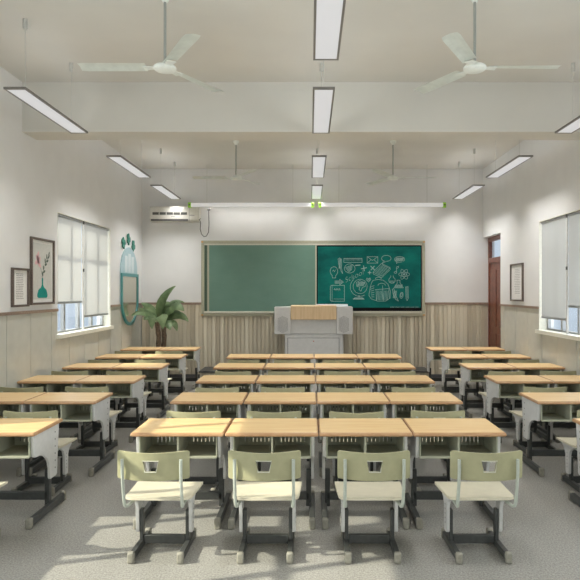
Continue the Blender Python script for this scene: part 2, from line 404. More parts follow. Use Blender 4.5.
# ------------------------------------------------ student desk
def make_desk():
    t = thing('student_desk', '', 'desk', (0, 0, 0), 0, 'student desks set in rows')
    W = .373; D = .555; T0, T1 = .738, .770
    bm = B(); pts = fillet([(-W, 0), (W, 0), (W, D), (-W, D)], .012, 3)
    n = len(pts)
    prof = [(.010, T0), (.002, T0+.005), (0, T0+.013), (.003, T1-.006), (.012, T1)]
    rings = []
    for ins, z in prof:
        rings.append([bm.verts.new((x*(1-ins/W), D/2+(y-D/2)*(1-ins/(D/2)), z)) for x, y in pts])
    for i, (a, b) in enumerate(zip(rings, rings[1:])):
        for k in range(n):
            fc = bm.faces.new((a[k], a[(k+1) % n], b[(k+1) % n], b[k])); fc.material_index = 1
    bm.faces.new(rings[0][::-1]).material_index = 1; bm.faces.new(rings[-1]).material_index = 0
    obj('desktop', bm, ['desktop', 'deskedge'], t)
    bm = B(); x = .313; yf, yb, z0, z1 = .045, .42, .560, .738; th = .008
    box(bm, -x, x, yf, yb, z0, z0+th)
    box(bm, -x, -x+th, yf, yb, z0+th, z1); box(bm, x-th, x, yf, yb, z0+th, z1)
    # back panel with a row of upright slots per compartment
    box(bm, -x+th, x-th, yb-th, yb, z0+th, .595); box(bm, -x+th, x-th, yb-th, yb, .642, z1)
    for s in (-1, 1):
        c = s*.155; sl = [c-.10+i*.034 for i in range(7)]; edges = [(0 if s > 0 else -x+th)]
        for q in sl: edges += [q-.004, q+.004]
        edges.append(x-th if s > 0 else 0)
        for i in range(0, len(edges), 2): box(bm, edges[i], edges[i+1], yb-th, yb, .595, .642)
    obj('storage_box', bm, 'box', t)
    bm = B(); box(bm, -x, x, yf-.012, yf, z0-.004, z0+.014); obj('box_lip', bm, 'box_lip', t, bev=.003)
    bm = B(); box(bm, -.007, .007, yf-.006, yb-th, z0+th, z1); obj('divider', bm, 'box_lip', t)
    prof = [(.055, .738), (.545, .738), (.53, .60), (.512, .42), (.505, .30), (.49, .285), (.375, .285), (.365, .30), (.36, .37), (.345, .43), (.31, .48), (.26, .515), (.18, .54), (.09, .548), (.07, .56)]
    for s in (-1, 1):
        bm = B(); prism(bm, prof, 'x', s*.315, s*.34)
        lp = obj('leg_panel', bm, 'leg_paint', t, bev=.004)
        bm = B()
        for k in range(6):
            z = .36+k*.062; prism(bm, [(.46+.007*math.cos(a*PI/4), z+.007*math.sin(a*PI/4)) for a in range(8)], 'x', s*.3395, s*.3415)
        obj('adjustment_holes', bm, 'hole', lp)
        bm = B(); prism(bm, [(.40, .04), (.45, .04), (.45, .36), (.40, .36)], 'x', s*.272, s*.315)
        obj('post', bm, 'dark', t, bev=.006)
        bm = B(); prism(bm, [(.04, .014), (.66, .014), (.66, .072), (.04, .072)], 'x', s*.30, s*.345)
        ft = obj('foot', bm, 'dark', t, bev=.006)
        for (a, b) in ((-.005, .045), (.645, .69)):
            bm = B(); box(bm, min(s*.297, s*.348), max(s*.297, s*.348), a, b, 0, .086); obj('foot_cap', bm, 'cap', ft, bev=.012)
    bm = B(); box(bm, -.30, .30, .40, .44, .095, .165); obj('crossbar', bm, 'dark', t, bev=.006)
    return t
def make_chair():
    t = thing('student_chair', '', 'chair', (0, 0, 0), 0, 'student chairs set in rows')
    # seat
    bm = B(); NY = 16; NX = 12; grid = []
    for j in range(NY+1):
        v = j/NY; y = .035+.455*v; hw = .232+.022*v
        r = .06; dy = min(y-.035, .49-y)
        if dy < r: hw -= r-math.sqrt(max(0, r*r-(r-dy)**2))
        row = []
        for i in range(NX+1):
            u = -1+2*i/NX
            z = .440-.008*math.cos(u*PI/2)*math.sin(v*PI) + .012*(1-v)**3 - (.03*((v-.85)/.15)**2 if v > .85 else 0)
            row.append(bm.verts.new((hw*u, y, z)))
        grid.append(row)
    for j in range(NY):
        for i in range(NX): bm.faces.new((grid[j][i], grid[j][i+1], grid[j+1][i+1], grid[j+1][i]))
    bmesh.ops.recalc_face_normals(bm, faces=bm.faces[:])
    bmesh.ops.solidify(bm, geom=bm.faces[:]+bm.verts[:]+bm.edges[:], thickness=.018)
    st = obj('seat', bm, 'seat', t, smooth=True)
    # backrest with a trapezoid grip hole
    yb = lambda x: -.105+.072*(x/.25)**2
    xs = [-.25, -.247, -.24, -.225, -.19, -.15, -.10, -.052, -.038, 0, .038, .052, .10, .15, .19, .225, .24, .247, .25]
    def lim(x):
        d = .25-abs(x); r = .013
        q = r-math.sqrt(max(0, r*r-(r-d)**2)) if d < r else 0
        return .612+q, .800-q+.004*(abs(x)/.25)
    bm = B()
    def vv(x, z): return bm.verts.new((x, yb(x)+.10*(z-.7)*-.25, z))
    def quad(a, za, zb_, b, zc, zd):   # column a: za..zb_, column b: zc..zd
        bm.faces.new((vv(a, za), vv(b, zc), vv(b, zd), vv(a, zb_)))
    for a, b in zip(xs, xs[1:]):
        la, ha = lim(a); lb, hb = lim(b)
        if a < -.0519 and b < -.0519 or a > .0519 or b <= -.052 or a >= .052:
            for (p, q) in ((0, .5), (.5, 1)):
                ma = {0: la, .5: None, 1: ha}
            m_a = .675; m2 = .748
            quad(a, la, m_a, b, lb, m_a); quad(a, m_a, m2, b, m_a, m2); quad(a, m2, ha, b, m2, hb)
        else:
            za = .675 if abs(a) < .04 else .748; zb2 = .675 if abs(b) < .04 else .748
            if abs(a) > .05 or abs(b) > .05:
                quad(a, la, .675, b, lb, .675)
                if abs(a) > .05: bm.faces.new((vv(a, .675), vv(b, .675), vv(a, .748)))
                else: bm.faces.new((vv(a, .675), vv(b, .675), vv(b, .748)))
            else: quad(a, la, .675, b, lb, .675)
            quad(a, .748, ha, b, .748, hb)
    bmesh.ops.remove_doubles(bm, verts=bm.verts, dist=1e-4)
    bmesh.ops.recalc_face_normals(bm, faces=bm.faces[:])
    bmesh.ops.solidify(bm, geom=bm.faces[:]+bm.verts[:]+bm.edges[:], thickness=.014)
    br = obj('backrest', bm, 'backrest', t, smooth=True)
    bm = B(); y = -.108
    tube(bm, [(-.052, y+.004, .748), (.052, y+.004, .748), (.038, y, .675), (-.038, y, .675)], .0045, 6, closed=True)
    obj('grip_rim', bm, 'rim', br, smooth=True)
    for s in (-1, 1):
        bm = B(); y = yb(.2)-.028
        pts = [(s*.2, y+.004, .755), (s*.2, y+.002, .68), (s*.2, y+.014, .58), (s*.2, y+.036, .48), (s*.2, y+.046, .44), (s*.197, y+.058, .418), (s*.192, y+.085, .407), (s*.185, y+.20, .404), (s*.18, y+.36, .404)]
        tube(bm, pts, .0115, 8); obj('back_support', bm, 'bar', t, smooth=True)
        prof = [(.13, .412), (.42, .412), (.40, .385), (.345, .355), (.32, .31), (.312, .14), (.30, .125), (.25, .125), (.24, .14), (.235, .31), (.215, .36), (.16, .39)]
        bm = B(); prism(bm, prof, 'x', s*.183, s*.208); lp = obj('leg', bm, 'leg_paint', t, bev=.003)
        bm = B()
        for k in range(5):
            z = .19+k*.034; prism(bm, [(.275+.005*math.cos(a*PI/3), z+.005*math.sin(a*PI/3)) for a in range(6)], 'x', s*.2078, s*.2094)
        obj('adjustment_holes', bm, 'hole', lp)
        bm = B(); prism(bm, [(.25, .04), (.30, .04), (.30, .29), (.25, .29)], 'x', s*.156, s*.183); obj('post', bm, 'dark', t, bev=.005)
        bm = B(); prism(bm, [(.03, .014), (.43, .014), (.43, .064), (.03, .064)], 'x', s*.153, s*.193); ft = obj('foot', bm, 'dark', t, bev=.006)
        for (a, b) in ((0, .04), (.42, .46)):
            bm = B(); box(bm, min(s*.149, s*.197), max(s*.149, s*.197), a, b, 0, .08); obj('foot_cap', bm, 'cap', ft, bev=.012)
    bm = B(); box(bm, -.153, .153, .255, .29, .035, .10); obj('crossbar', bm, 'dark', t, bev=.005)
    return t
desk0 = make_desk(); chair0 = make_chair(); used = {'d': 0, 'c': 0}
ordn = ['nearest', 'second', 'third', 'fourth', 'fifth', 'sixth']
def put(kind, loc, rz, label, sx=1):
    src = desk0 if kind == 'd' else chair0
    if not used[kind]:
        used[kind] = 1; src.location = loc; src.rotation_euler = (0, 0, rz); src['label'] = label; src.scale = (sx, 1, 1); return
    dup(src, loc, rz, label, sx)
ROW0, RP = 4.695, 1.34
cols4 = ['leftmost', 'second from left', 'third from left', 'rightmost']
for r in range(6):
    y = ROW0+RP*r
    rn = '%s row' % ordn[r] if r else 'row nearest the camera'
    if r < 5:
        for k in range(4):
            x = -1.055+.75*k
            put('d', (x-(.006 if k == 0 else 0), y, 0), 0, 'wood-topped desk in the centre block, %s, %s' % (rn, cols4[k]))
            jit = (-.015, .0, .0, .015)[k] if r == 0 else random.uniform(-.03, .03)
            off = 0 if r == 0 else random.uniform(-.03, .03)
            jx = (-.022, -.008, -.006, .018)[k] if r == 0 else random.uniform(-.025, .012)
            put('c', (x+jx, y-.60+off, 0), jit, 'olive-backed chair in the centre block, %s, %s' % (rn, cols4[k]))
    for side, xs, wall, aisle in (('left', (-3.300, -2.562), 'by the left wall', 'by the left aisle'), ('right', (2.689, 3.416), 'by the right aisle', 'by the right wall')):
        for k, x in enumerate(xs):
            outer = (k == 0) == (side == 'left')
            if r == 0 and outer: continue
            where = 'beside the wall' if outer else 'beside the aisle'
            sx = .985 if side == 'left' else .968
            put('d', (x, y, 0), 0, 'wood-topped desk in the %s block, %s, %s' % (side, rn, where), sx)
            if r == 0 and side == 'right': continue
            put('c', (x+random.uniform(-.02, .01)*(1 if side == 'left' else -1), y-.585+random.uniform(-.02, .02), 0), random.uniform(-.02, .02), 'olive-backed chair in the %s block, %s, %s' % (side, rn, where))

# ------------------------------------------------ lectern
LY = 12.2
def lect():
    c = P(313.5, 320, LY).x; q = F/LY
    t = thing('lectern', 'grey steel lectern with wooden front panel and speaker wings', 'lectern', (c, LY, PH))
    X = lambda px: P(px, 0, LY).x-c
    Z = lambda py: P(0, py, LY).z-PH
    bm = B(); box(bm, X(284.7), X(343.5), .04, .55, 0, Z(334)); box(bm, X(285), X(343), .03, .55, Z(334), Z(308))
    obj('body', bm, 'lectern', t, bev=.01)
    bm = B(); zt = Z(338.5)
    a, b = X(288), X(338.8); box(bm, a, b, .028, .04, .08, zt); obj('front_door', bm, 'lectern', t, bev=.003)
    bm = B(); 
    box(bm, a-.014, b+.014, .034, .04, zt, zt+.014); box(bm, a-.014, a, .034, .04, .08, zt); box(bm, b, b+.014, .034, .04, .08, zt); obj('door_gap', bm, 'lectern_line', t)
    bm = B(); lathe(bm, [(.012, 0), (.012, .012)]); bmesh.ops.rotate(bm, verts=bm.verts, matrix=Matrix.Rotation(PI/2, 3, 'X')); o = obj('lock', bm, 'red', t, loc=(X(313.7), .028, Z(341.3)), label='small red lock')
    for s, (pa, pb) in ((-1, (274.2, 290.7)), (1, (336.5, 352.8))):
        bm = B(); box(bm, X(pa), X(pb), 0, .5, Z(334.3), Z(306.8)); wg = obj('speaker_wing', bm, 'lectern', t, bev=.012)
        cx = (X(282.8) if s < 0 else X(343.8)); cz = Z(324.5)
        bm = B()
        for i in range(-4, 5):
            for j in range(-7, 8):
                x = i*.024; z = j*.024+(.012 if i % 2 else 0)
                if abs(x) < .115 and abs(z) < .175-abs(x)*.5:
                    prism(bm, [(cx+x+.0085*math.cos(a*PI/3), cz+z+.0085*math.sin(a*PI/3)) for a in range(6)], 'y', -.003, .002)
        obj('speaker_grille', bm, 'lectern_line', wg)
    bm = B(); prism(bm, [(-.02, Z(319.7)), (-.02, Z(306.2)), (.0, Z(305.6)), (.29, Z(305.2)), (.29, Z(307.9)), (.028, Z(307.9)), (.028, Z(319.7))], 'x', X(290.7), X(336.5)); obj('wooden_front', bm, 'lecternwood', t, bev=.006)
    return c
lc = lect()
a = P(316, 305, 12.55); b = P(347.8, 305, 12.55); zb = P(0, 306.8, LY).z+.002; zt = P(0, 304.2, 12.55).z
bm = B(); prism(bm, [(12.52, zb), (12.66, zb), (12.68, zt), (12.55, zt)], 'x', a.x, b.x)
o = obj('monitor_shell', bm, 'silver', bev=.006); tag(o, 'pale slim screen lying tilted on top of the lectern', 'screen')

# ------------------------------------------------ chalkboard and display
YB = BACK-.0
def Xb(px, Y=12.84): return P(px, 0, Y).x
def Zb(py, Y=12.84): return P(0, py, Y).z
t = thing('chalkboard', 'long green chalkboard in a khaki metal frame on the far wall', 'chalkboard', (0, BACK, 0))
y0, y1 = -.075, -.046
fx0, fx1, fz0, fz1 = Xb(201.3), Xb(425), Zb(316.2), Zb(240.6)
bm = B()
box(bm, fx0, fx1, y0, y1, Zb(243.6), fz1); box(bm, fx0, fx1, y0, y1, fz0, Zb(313.2))
box(bm, fx0, Xb(204.4), y0, y1, Zb(313.2), Zb(243.6)); box(bm, Xb(421.8), fx1, y0, y1, Zb(313.2), Zb(243.6))
obj('frame', bm, 'board_frame', t, bev=.008)
bm = B()
box(bm, Xb(204.4), Xb(421.8), y0+.004, y1, Zb(245.2), Zb(243.6)); box(bm, Xb(204.4), Xb(421.8), y0-.03, y1, Zb(313.2), Zb(311.2))
obj('inner_rail', bm, 'board_pale', t, bev=.003)
bm = B(); box(bm, Xb(204.4), Xb(317), y1-.012, y1, Zb(311.2), Zb(245.2)); obj('fixed_board', bm, 'chalkboard', t)
bm = B(); box(bm, Xb(204.6), Xb(207.2), y1-.02, y1-.012, Zb(311.2), Zb(245.2)); obj('side_gap', bm, 'darkleaf', t)
bm = B(); box(bm, Xb(207.4), Xb(209.2), y0+.003, y1-.0121, Zb(311.2), Zb(245.2)); box(bm, Xb(315.2), Xb(316.6), y0+.003, y1-.0121, Zb(311.2), Zb(245.2)); obj('sliding_edge', bm, 'board_frame', t)
bm = B(); box(bm, Xb(209.2), Xb(315.2), y1-.022, y1-.0121, Zb(311.2), Zb(245.2)); obj('sliding_board', bm, 'chalkboard', t)
for px in (202.4, 423.8):
    for py in (242, 315):
        bm = B(); box(bm, Xb(px)-.022, Xb(px)+.022, y0-.004, y0, Zb(py)-.016, Zb(py)+.016); obj('corner_piece', bm, 'orange', t, label='small orange corner piece')
bm = B(); box(bm, fx0+.1, fx1-.1, -.046, -.03, fz0+.1, fz1-.05); obj('mounting', bm, 'dark', t)
# display
t = thing('wall_display', 'flat black-edged screen showing chalk drawings, set in the right of chalkboard', 'screen', (0, BACK, 0))
DY = 12.83
bm = B(); box(bm, Xb(316.8), Xb(421.6), -.07, -.046, Zb(310.9), Zb(245.4)); obj('bezel', bm, 'black', t, bev=.004)
bm = B(); box(bm, Xb(317.8), Xb(420.6), -.0715, -.07, Zb(307.6), Zb(246.6)); sc = obj('screen_picture', bm, 'screen', t)
S = 5.273
def D(cx, cy): return ((315+cx/S-310)/F*DY, -.0718, EYE-(240+cy/S-291)/F*DY)
bm = B()
def stroke(pts, wd=2.6, closed=False):
    q = [Vector(D(*p)) for p in pts]
    if closed: q.append(q[0])
    h = wd*.72/S/F*DY/2
    for a, b in zip(q, q[1:]):
        d = (b-a)
        if d.length < 1e-6: continue
        d.normalize(); n = Vector((-d.z, 0, d.x))*h; a2 = a-d*h*.5; b2 = b+d*h*.5
        y = Vector((0, random.uniform(0, .0004), 0))
        bm.faces.new([bm.verts.new(v-y) for v in (a2-n, b2-n, b2+n, a2+n)])
def ell(cx, cy, rx, ry, a0=0, a1=360, n=20, rot=0, w=2.6):
    r = math.radians(rot); pts = []
    for k in range(n+1):
        t_ = math.radians(a0+(a1-a0)*k/n); x = rx*math.cos(t_); y = ry*math.sin(t_)
        pts.append((cx+x*math.cos(r)-y*math.sin(r), cy+x*math.sin(r)+y*math.cos(r)))
    stroke(pts, w)
def hatch(x0, x1, y0, y1, n, sl=6, w=2.0):
    for k in range(n):
        x = x0+(x1-x0)*k/max(1, n-1); stroke([(x, y1), (x+sl, y0)], w)
ell(100, 165, 20, 24, 120, 420); stroke([(90, 186), (92, 200), (108, 200), (110, 186)]); stroke([(92, 165), (98, 158), (102, 168), (108, 158)], 2)
obj('light_bulb_drawing', bm, 'chalk', sc); bm = B()
stroke([(122, 100), (130, 95), (140, 102), (140, 150), (146, 178), (136, 160), (126, 130)], closed=True); hatch(126, 134, 100, 150, 4, 3)
obj('brush_drawing', bm, 'chalk', sc); bm = B()
stroke([(152, 97), (248, 97), (248, 118), (152, 118)], closed=True)
for k in range(14): stroke([(158+k*6.5, 97), (158+k*6.5, 108)], 2)
obj('ruler_drawing', bm, 'chalk', sc); bm = B()
ell(183, 150, 28, 24); 
for k in range(6): stroke([(160+k*3, 145+k*5), (198-k*1, 132+k*5)], 2.6)
obj('ball_drawing', bm, 'chalk', sc); bm = B()
stroke([(213, 134), (238, 132)], 6); stroke([(244, 152), (272, 146)], 5); stroke([(256, 136), (260, 163)], 5)
stroke([(280, 172), (296, 172)], 5); stroke([(288, 164), (288, 180)], 5); stroke([(294, 138), (314, 158)], 5); stroke([(313, 138), (295, 158)], 5)
obj('math_signs_drawing', bm, 'chalk', sc); bm = B()
stroke([(275, 88), (331, 88), (331, 122), (275, 122)], closed=True); stroke([(275, 88), (303, 108), (331, 88)]); stroke([(275, 122), (295, 104)]); stroke([(331, 122), (311, 104)])
obj('envelope_drawing', bm, 'chalk', sc); bm = B()
ell(376, 97, 25, 16, 110, 450); stroke([(362, 111), (354, 124), (374, 113)])
obj('speech_bubble_drawing', bm, 'chalk', sc); bm = B()
ell(446, 102, 27, 15, 60, 400); stroke([(440, 116), (430, 124), (428, 113)]); hatch(424, 462, 94, 110, 10, 5, 3.4)
obj('speech_bubble_drawing', bm, 'chalk', sc); bm = B()
stroke([(306, 170), (350, 124), (396, 146), (352, 190)], closed=True); stroke([(306, 170), (308, 180), (352, 198), (396, 156), (396, 146)])
for k in range(8): stroke([(316+k*5.2, 166-k*5), (350+k*5.2, 182-k*5)], 2.4)
obj('book_drawing', bm, 'chalk', sc); bm = B()
ell(424, 171, 6, 5); stroke([(430, 171), (430, 142), (440, 138), (440, 146), (430, 150)])
obj('music_note_drawing', bm, 'chalk', sc); bm = B()
for a in (0, 60, 120): ell(470, 181, 29, 11, rot=a, w=2.2)
ell(470, 181, 4, 4, n=8, w=4)
obj('atom_drawing', bm, 'chalk', sc); bm = B()
stroke([(106, 216), (132, 216), (130, 208), (150, 222), (130, 236), (132, 228), (106, 228)], closed=True); hatch(110, 140, 218, 227, 7, 3, 2.4)
obj('arrow_drawing', bm, 'chalk', sc); bm = B()
ell(90, 248, 9, 9, 180, 270, 5); stroke([(81, 248), (81, 314)]); ell(90, 314, 9, 9, 90, 180, 5); stroke([(90, 239), (155, 239), (155, 323), (90, 323)]); stroke([(90, 240), (90, 322)], 2)
for k in range(4): stroke([(100+k*9, 263), (103+k*9, 256), (106+k*9, 265)], 2.4)
stroke([(98, 311), (152, 311)], 1.8)
obj('notebook_drawing', bm, 'chalk', sc); bm = B()
stroke([(282, 222), (270, 208), (274, 200), (282, 206), (290, 200), (294, 208)], closed=True); hatch(276, 286, 204, 214, 4, 3)
obj('heart_drawing', bm, 'chalk', sc); bm = B()
ell(238, 245, 37, 38); ell(236, 247, 50, 50, 60, 230); stroke([(206, 204), (200, 198)]); stroke([(232, 292), (232, 302)], 5)
stroke([(200, 312), (212, 303), (248, 303), (260, 312)], closed=True); stroke([(206, 309), (254, 309)], 5)
stroke([(218, 224), (236, 214), (262, 226), (266, 244), (250, 250), (242, 270), (232, 262), (236, 248), (220, 244)], closed=True)
for k in range(8): stroke([(222+k*4.5, 242), (230+k*4.5, 222)], 3)
obj('globe_drawing', bm, 'chalk', sc); bm = B()
stroke([(296, 232), (304, 214), (330, 208), (360, 212), (384, 232), (398, 270), (396, 306), (372, 322), (330, 322), (296, 310), (284, 292), (290, 256)], closed=True)
ell(334, 206, 16, 10, 180, 360, 8); stroke([(318, 262), (392, 256)]); stroke([(322, 264), (324, 318)]); stroke([(390, 258), (392, 306)])
ell(352, 240, 20, 12, 180, 360, 8); stroke([(356, 240), (360, 320)])
for k in range(9): stroke([(326+k*7, 316), (330+k*7, 268)], 2.6)
for k in range(6): stroke([(290+k*1.5, 250+k*10), (312, 240+k*12)], 2.6)
obj('backpack_drawing', bm, 'chalk', sc); bm = B()
ell(406, 212, 17, 16, -60, 240); stroke([(398, 198), (400, 188)]); stroke([(414, 198), (412, 188)]); hatch(394, 414, 214, 224, 5, 3)
stroke([(432, 212), (434, 226), (416, 252), (466, 252), (448, 226), (448, 212)], closed=True); hatch(424, 456, 236, 250, 8, 4, 3)
obj('flasks_drawing', bm, 'chalk', sc); bm = B()
stroke([(408, 260), (416, 256), (424, 290), (440, 322), (424, 312), (412, 284)], closed=True); hatch(412, 426, 268, 306, 5, 4)
ell(456, 292, 8, 16, rot=10); ell(456, 290, 4, 10, rot=10)
stroke([(478, 248), (490, 246), (492, 306), (486, 320), (480, 308)], closed=True); stroke([(484, 250), (486, 306)], 3)
obj('pens_drawing', bm, 'chalk', sc); bm = B()
for k in range(34):
    if k % 6 != 5: stroke([(398+k*4.4, 354), (400.4+k*4.4, 354)], 3)
obj('caption_line_drawing', bm, 'chalk', sc); bm = B()
bm.free()
fc = bpy.data.curves.new('word', 'FONT'); fc.body = 'School'; fc.size = 38/S/F*DY; fc.shear = .4; fc.extrude = .0003; fc.space_character = 1.05; fc.offset = -.004
fo = bpy.data.objects.new('word', fc); C.objects.link(fo); bpy.context.view_layer.update()
me = bpy.data.meshes.new_from_object(fo.evaluated_get(bpy.context.evaluated_depsgraph_get())); bpy.data.objects.remove(fo)
me.materials.clear(); me.materials.append(M['chalk'])
wo = bpy.data.objects.new('written_word', me); C.objects.link(wo); wo.parent = sc
p = D(160, 226); wo.location = (p[0], p[1]-.0006, p[2]); wo.rotation_euler = (PI/2, math.radians(-25), 0)

# ------------------------------------------------ lamps
def panel_light(x, y, label):
    t = thing('pendant_panel_light', label, 'ceiling light', (x, y, 3.862), 0, 'slim hanging panel lights')
    w, L, e = .108, 1.62, .018
    bm = B(); z0, z1 = 0, .022
    box(bm, -w, -w+e, 0, L, z0, z1); box(bm, w-e, w, 0, L, z0, z1); box(bm, -w+e, w-e, 0, e*1.4, z0, z1); box(bm, -w+e, w-e, L-e*1.4, L, z0, z1)
    box(bm, -w+e, w-e, e*1.4, L-e*1.4, .014, z1)
    obj('frame', bm, 'light_frame', t)
    bm = B(); box(bm, -w+e, w-e, e*1.4, L-e*1.4, .003, .014); obj('diffuser', bm, 'diffuser', t)
    wx = .075 if x < -1 else (-.075 if x > 1 else 0)
    for yy in (.06, 1.18):
        bm = B(); tube(bm, [(wx, yy, .022), (wx, yy, CEIL-3.862-.1)], .0035, 6); wr = obj('hanging_wire', bm, 'wire', t)
        bm = B(); lathe(bm, [(.022, CEIL-3.862-.1), (.022, CEIL-3.862)], (wx, yy, 0), 12); obj('ceiling_mount', bm, 'wire', wr)
    l = area('panel_lamp', (0, L/2, .002), (0, 0, 0), .17, L-.06, 11 if y < 8 else 21, (1, .985, .96)); l.parent = t; l.data.spread = math.radians(112)
    l = area('ceiling_fill', (0, L/2, .03), (PI, 0, 0), .17, L-.06, 1.5 if y < 8 else 2.5, (1, 1, .99)); l.parent = t  # upward fill added above the panel to brighten the ceiling
ly = [3.4, 5.73, 8.62, 11.0]
pos = ['nearest the camera', 'just in front of the beam', 'first beyond the beam', 'farthest, next to the board wall']
for x, c in ((-2.87, 'left'), (.135, 'middle'), (3.155, 'right')):
    for k, y in enumerate(ly):
        if k == 0 and x != .135: continue
        panel_light(x, y, 'slim hanging panel light in the %s line, %s' % (c, pos[k]))
# chalkboard tube lamps
def tube_light(pa, pb, label, hang):
    Y = 12.5; a, b = P(pa, 0, Y).x, P(pb, 0, Y).x; z = P(0, 205.2, Y).z
    t = thing('board_tube_light', label, 'tube light', ((a+b)/2, Y, z), 0, 'long tube lights above the chalkboard')
    h = (b-a)/2; cap = .06
    bm = B(); prism(bm, fillet([(-.05, -.045), (.05, -.03), (.05, .045), (-.05, .045)], .02, 3), 'x', -h+cap, h-cap); obj('housing', bm, 'tube', t)
    for s in (-1, 1):
        bm = B(); prism(bm, fillet([(-.056, -.06), (.056, -.05), (.056, .055), (-.056, .055)], .02, 3), 'x', s*h, s*(h-cap)); ec = obj('end_cap', bm, 'lime', t, label='lime green end cap')
        bm = B(); box(bm, min(s*h, s*(h-cap))+.012, max(s*h, s*(h-cap))-.012, -.059, -.056, -.012, .012); obj('end_cap_notch', bm, 'dark', ec)
    for px in hang:
        x = P(px, 0, Y).x-(a+b)/2
        bm = B(); tube(bm, [(x, 0, .045), (x, 0, CEIL-z)], .006, 6); obj('hanging_rod', bm, 'wire', t)
    l = area('board_lamp', (0, 0, 0), (0, 0, 0), h*1.5, .06, 3.5, (1, .985, .95)); l.parent = t; l.location = (0, .06, -.05)
    l.rotation_euler = Vector((0, .5, -.86)).to_track_quat('-Z', 'Y').to_euler()
tube_light(188.5, 314, 'long white tube light with lime caps above the left half of chalkboard', (207, 293))
tube_light(318.5, 445.5, 'long white tube light with lime caps above the chalk-drawing screen', (339, 427))

# ceiling fans
def make_fan(x, y, a0, label):
    z = 3.905
    t = thing('ceiling_fan', label, 'fan', (x, y, z), 0, 'three-blade ceiling fans')
    bm = B(); lathe(bm, [(.04, -.026), (.085, -.022), (.10, -.010), (.10, .01), (.085, .022), (.045, .032), (.02, .06)]); obj('motor_housing', bm, 'fan', t, smooth=True)
    bm = B(); tube(bm, [(0, 0, .05), (0, 0, CEIL-z-.05)], .013); obj('downrod', bm, 'fan_rod', t, smooth=True)
    bm = B(); lathe(bm, [(.02, CEIL-z-.07), (.05, CEIL-z-.02), (.055, CEIL-z)]); obj('ceiling_canopy', bm, 'fan', t, smooth=True)
    for k in range(3):
        A = math.radians(a0+120*k)
        bm = B(); prism(bm, [(.07, -.022), (.19, -.045), (.19, .045), (.07, .022)], 'z', -.003, .004)
        for (q) in ((.17, -.055, .77, -.065),): pass
        n = 10; rows = []
        for i in range(n+1):
            u = i/n; r = .17+.60*u; hw = .062+.012*u
            if u > .95: hw *= .86
            tl = math.radians(12-4*u)
            rows.append([bm.verts.new((r, v*hw*math.cos(tl), v*hw*math.sin(tl)+.01+.01*(1-v*v))) for v in (-1, -.5, 0, .5, 1)])
        fs = []
        for i in range(n):
            for j in range(4): fs.append(bm.faces.new((rows[i][j], rows[i+1][j], rows[i+1][j+1], rows[i][j+1])))
        bmesh.ops.solidify(bm, geom=fs, thickness=.012)
        bmesh.ops.rotate(bm, verts=bm.verts, matrix=Matrix.Rotation(A, 3, 'Z'))
        obj('blade', bm, 'fan', t)
make_fan(-1.305, 5.31, 180, 'large white ceiling fan near the camera on the left')
make_fan(1.483, 5.31, 0, 'large white ceiling fan near the camera on the right')
make_fan(-1.316, 10.49, 180, 'white ceiling fan beyond the beam on the left')
make_fan(1.476, 10.49, 0, 'white ceiling fan beyond the beam on the right')

# ------------------------------------------------ air conditioner and its cable
ya = 12.66
def ac():
    x0, x1 = P(149.5, 0, ya).x, P(199, 0, ya).x; z1, z0 = P(0, 206, ya).z, P(0, 221.6, ya).z
    t = thing('air_conditioner', 'ivory wall air conditioner in the upper left corner beside the chalkboard', 'air conditioner', (x0, BACK, z0))
    W, H = x1-x0, z1-z0; d = BACK-ya
    bm = B(); prism(bm, fillet([(-.0, 0), (-d+.03, 0), (-d, .06), (-d, H-.03), (-d+.04, H), (0, H)], .02, 3), 'x', 0, W); obj('case', bm, 'ac', t, bev=.006)
    k = lambda px: P(px, 0, ya).x-x0
    zz = lambda py: P(0, py, ya).z-z0
    bm = B()
    for i in range(5):
        a = k(152.5)+i*(k(187.8)-k(152.5))/5; box(bm, a, a+.135, -d-.004, -d+.002, zz(214.8), zz(212.2))
    obj('upper_vent', bm, 'acdark', t, label='row of dark vent slots')
    bm = B(); box(bm, k(151), k(188), -d-.003, -d+.02, zz(220.9), zz(219)); obj('air_outlet', bm, 'acdark', t, label='black air outlet slot')
    bm = B(); box(bm, k(189), k(194.5), -d-.003, -d+.002, zz(215.6), zz(214.9)); box(bm, k(171), k(175), -d-.003, -d+.002, zz(217), zz(216.4)); obj('display_mark', bm, 'ink', t)
    bm = B(); box(bm, k(189), k(189.4), -d-.001, -d+.002, .02, H-.03); obj('panel_gap', bm, 'ink', t)
ac()
bm = B(); yc = 12.58
ctr = [(208.6, 209.5), (208.8, 216), (209.0, 224), (208.6, 232), (206.5, 236), (204, 236.8), (201.5, 234), (200.2, 229), (200.6, 223), (199.9, 220.5), (198.7, 219)]
pts = []
for i in range(len(ctr)-1):
    for s_ in (0, .5):
        a, b = ctr[i], ctr[i+1]; pts.append(P(a[0]+(b[0]-a[0])*s_, a[1]+(b[1]-a[1])*s_, yc))
pts.append(P(200.6, 218.6, 12.70)); tube(bm, pts, .009, 6)
p = P(208.6, 208, yc); box(bm, p.x-.03, p.x+.03, yc-.03, yc+.03, p.z-.05, p.z+.0)
o = obj('power_cable', bm, 'cable', smooth=False); tag(o, 'dark looped power cable hanging between the air conditioner and tube light', 'cable')

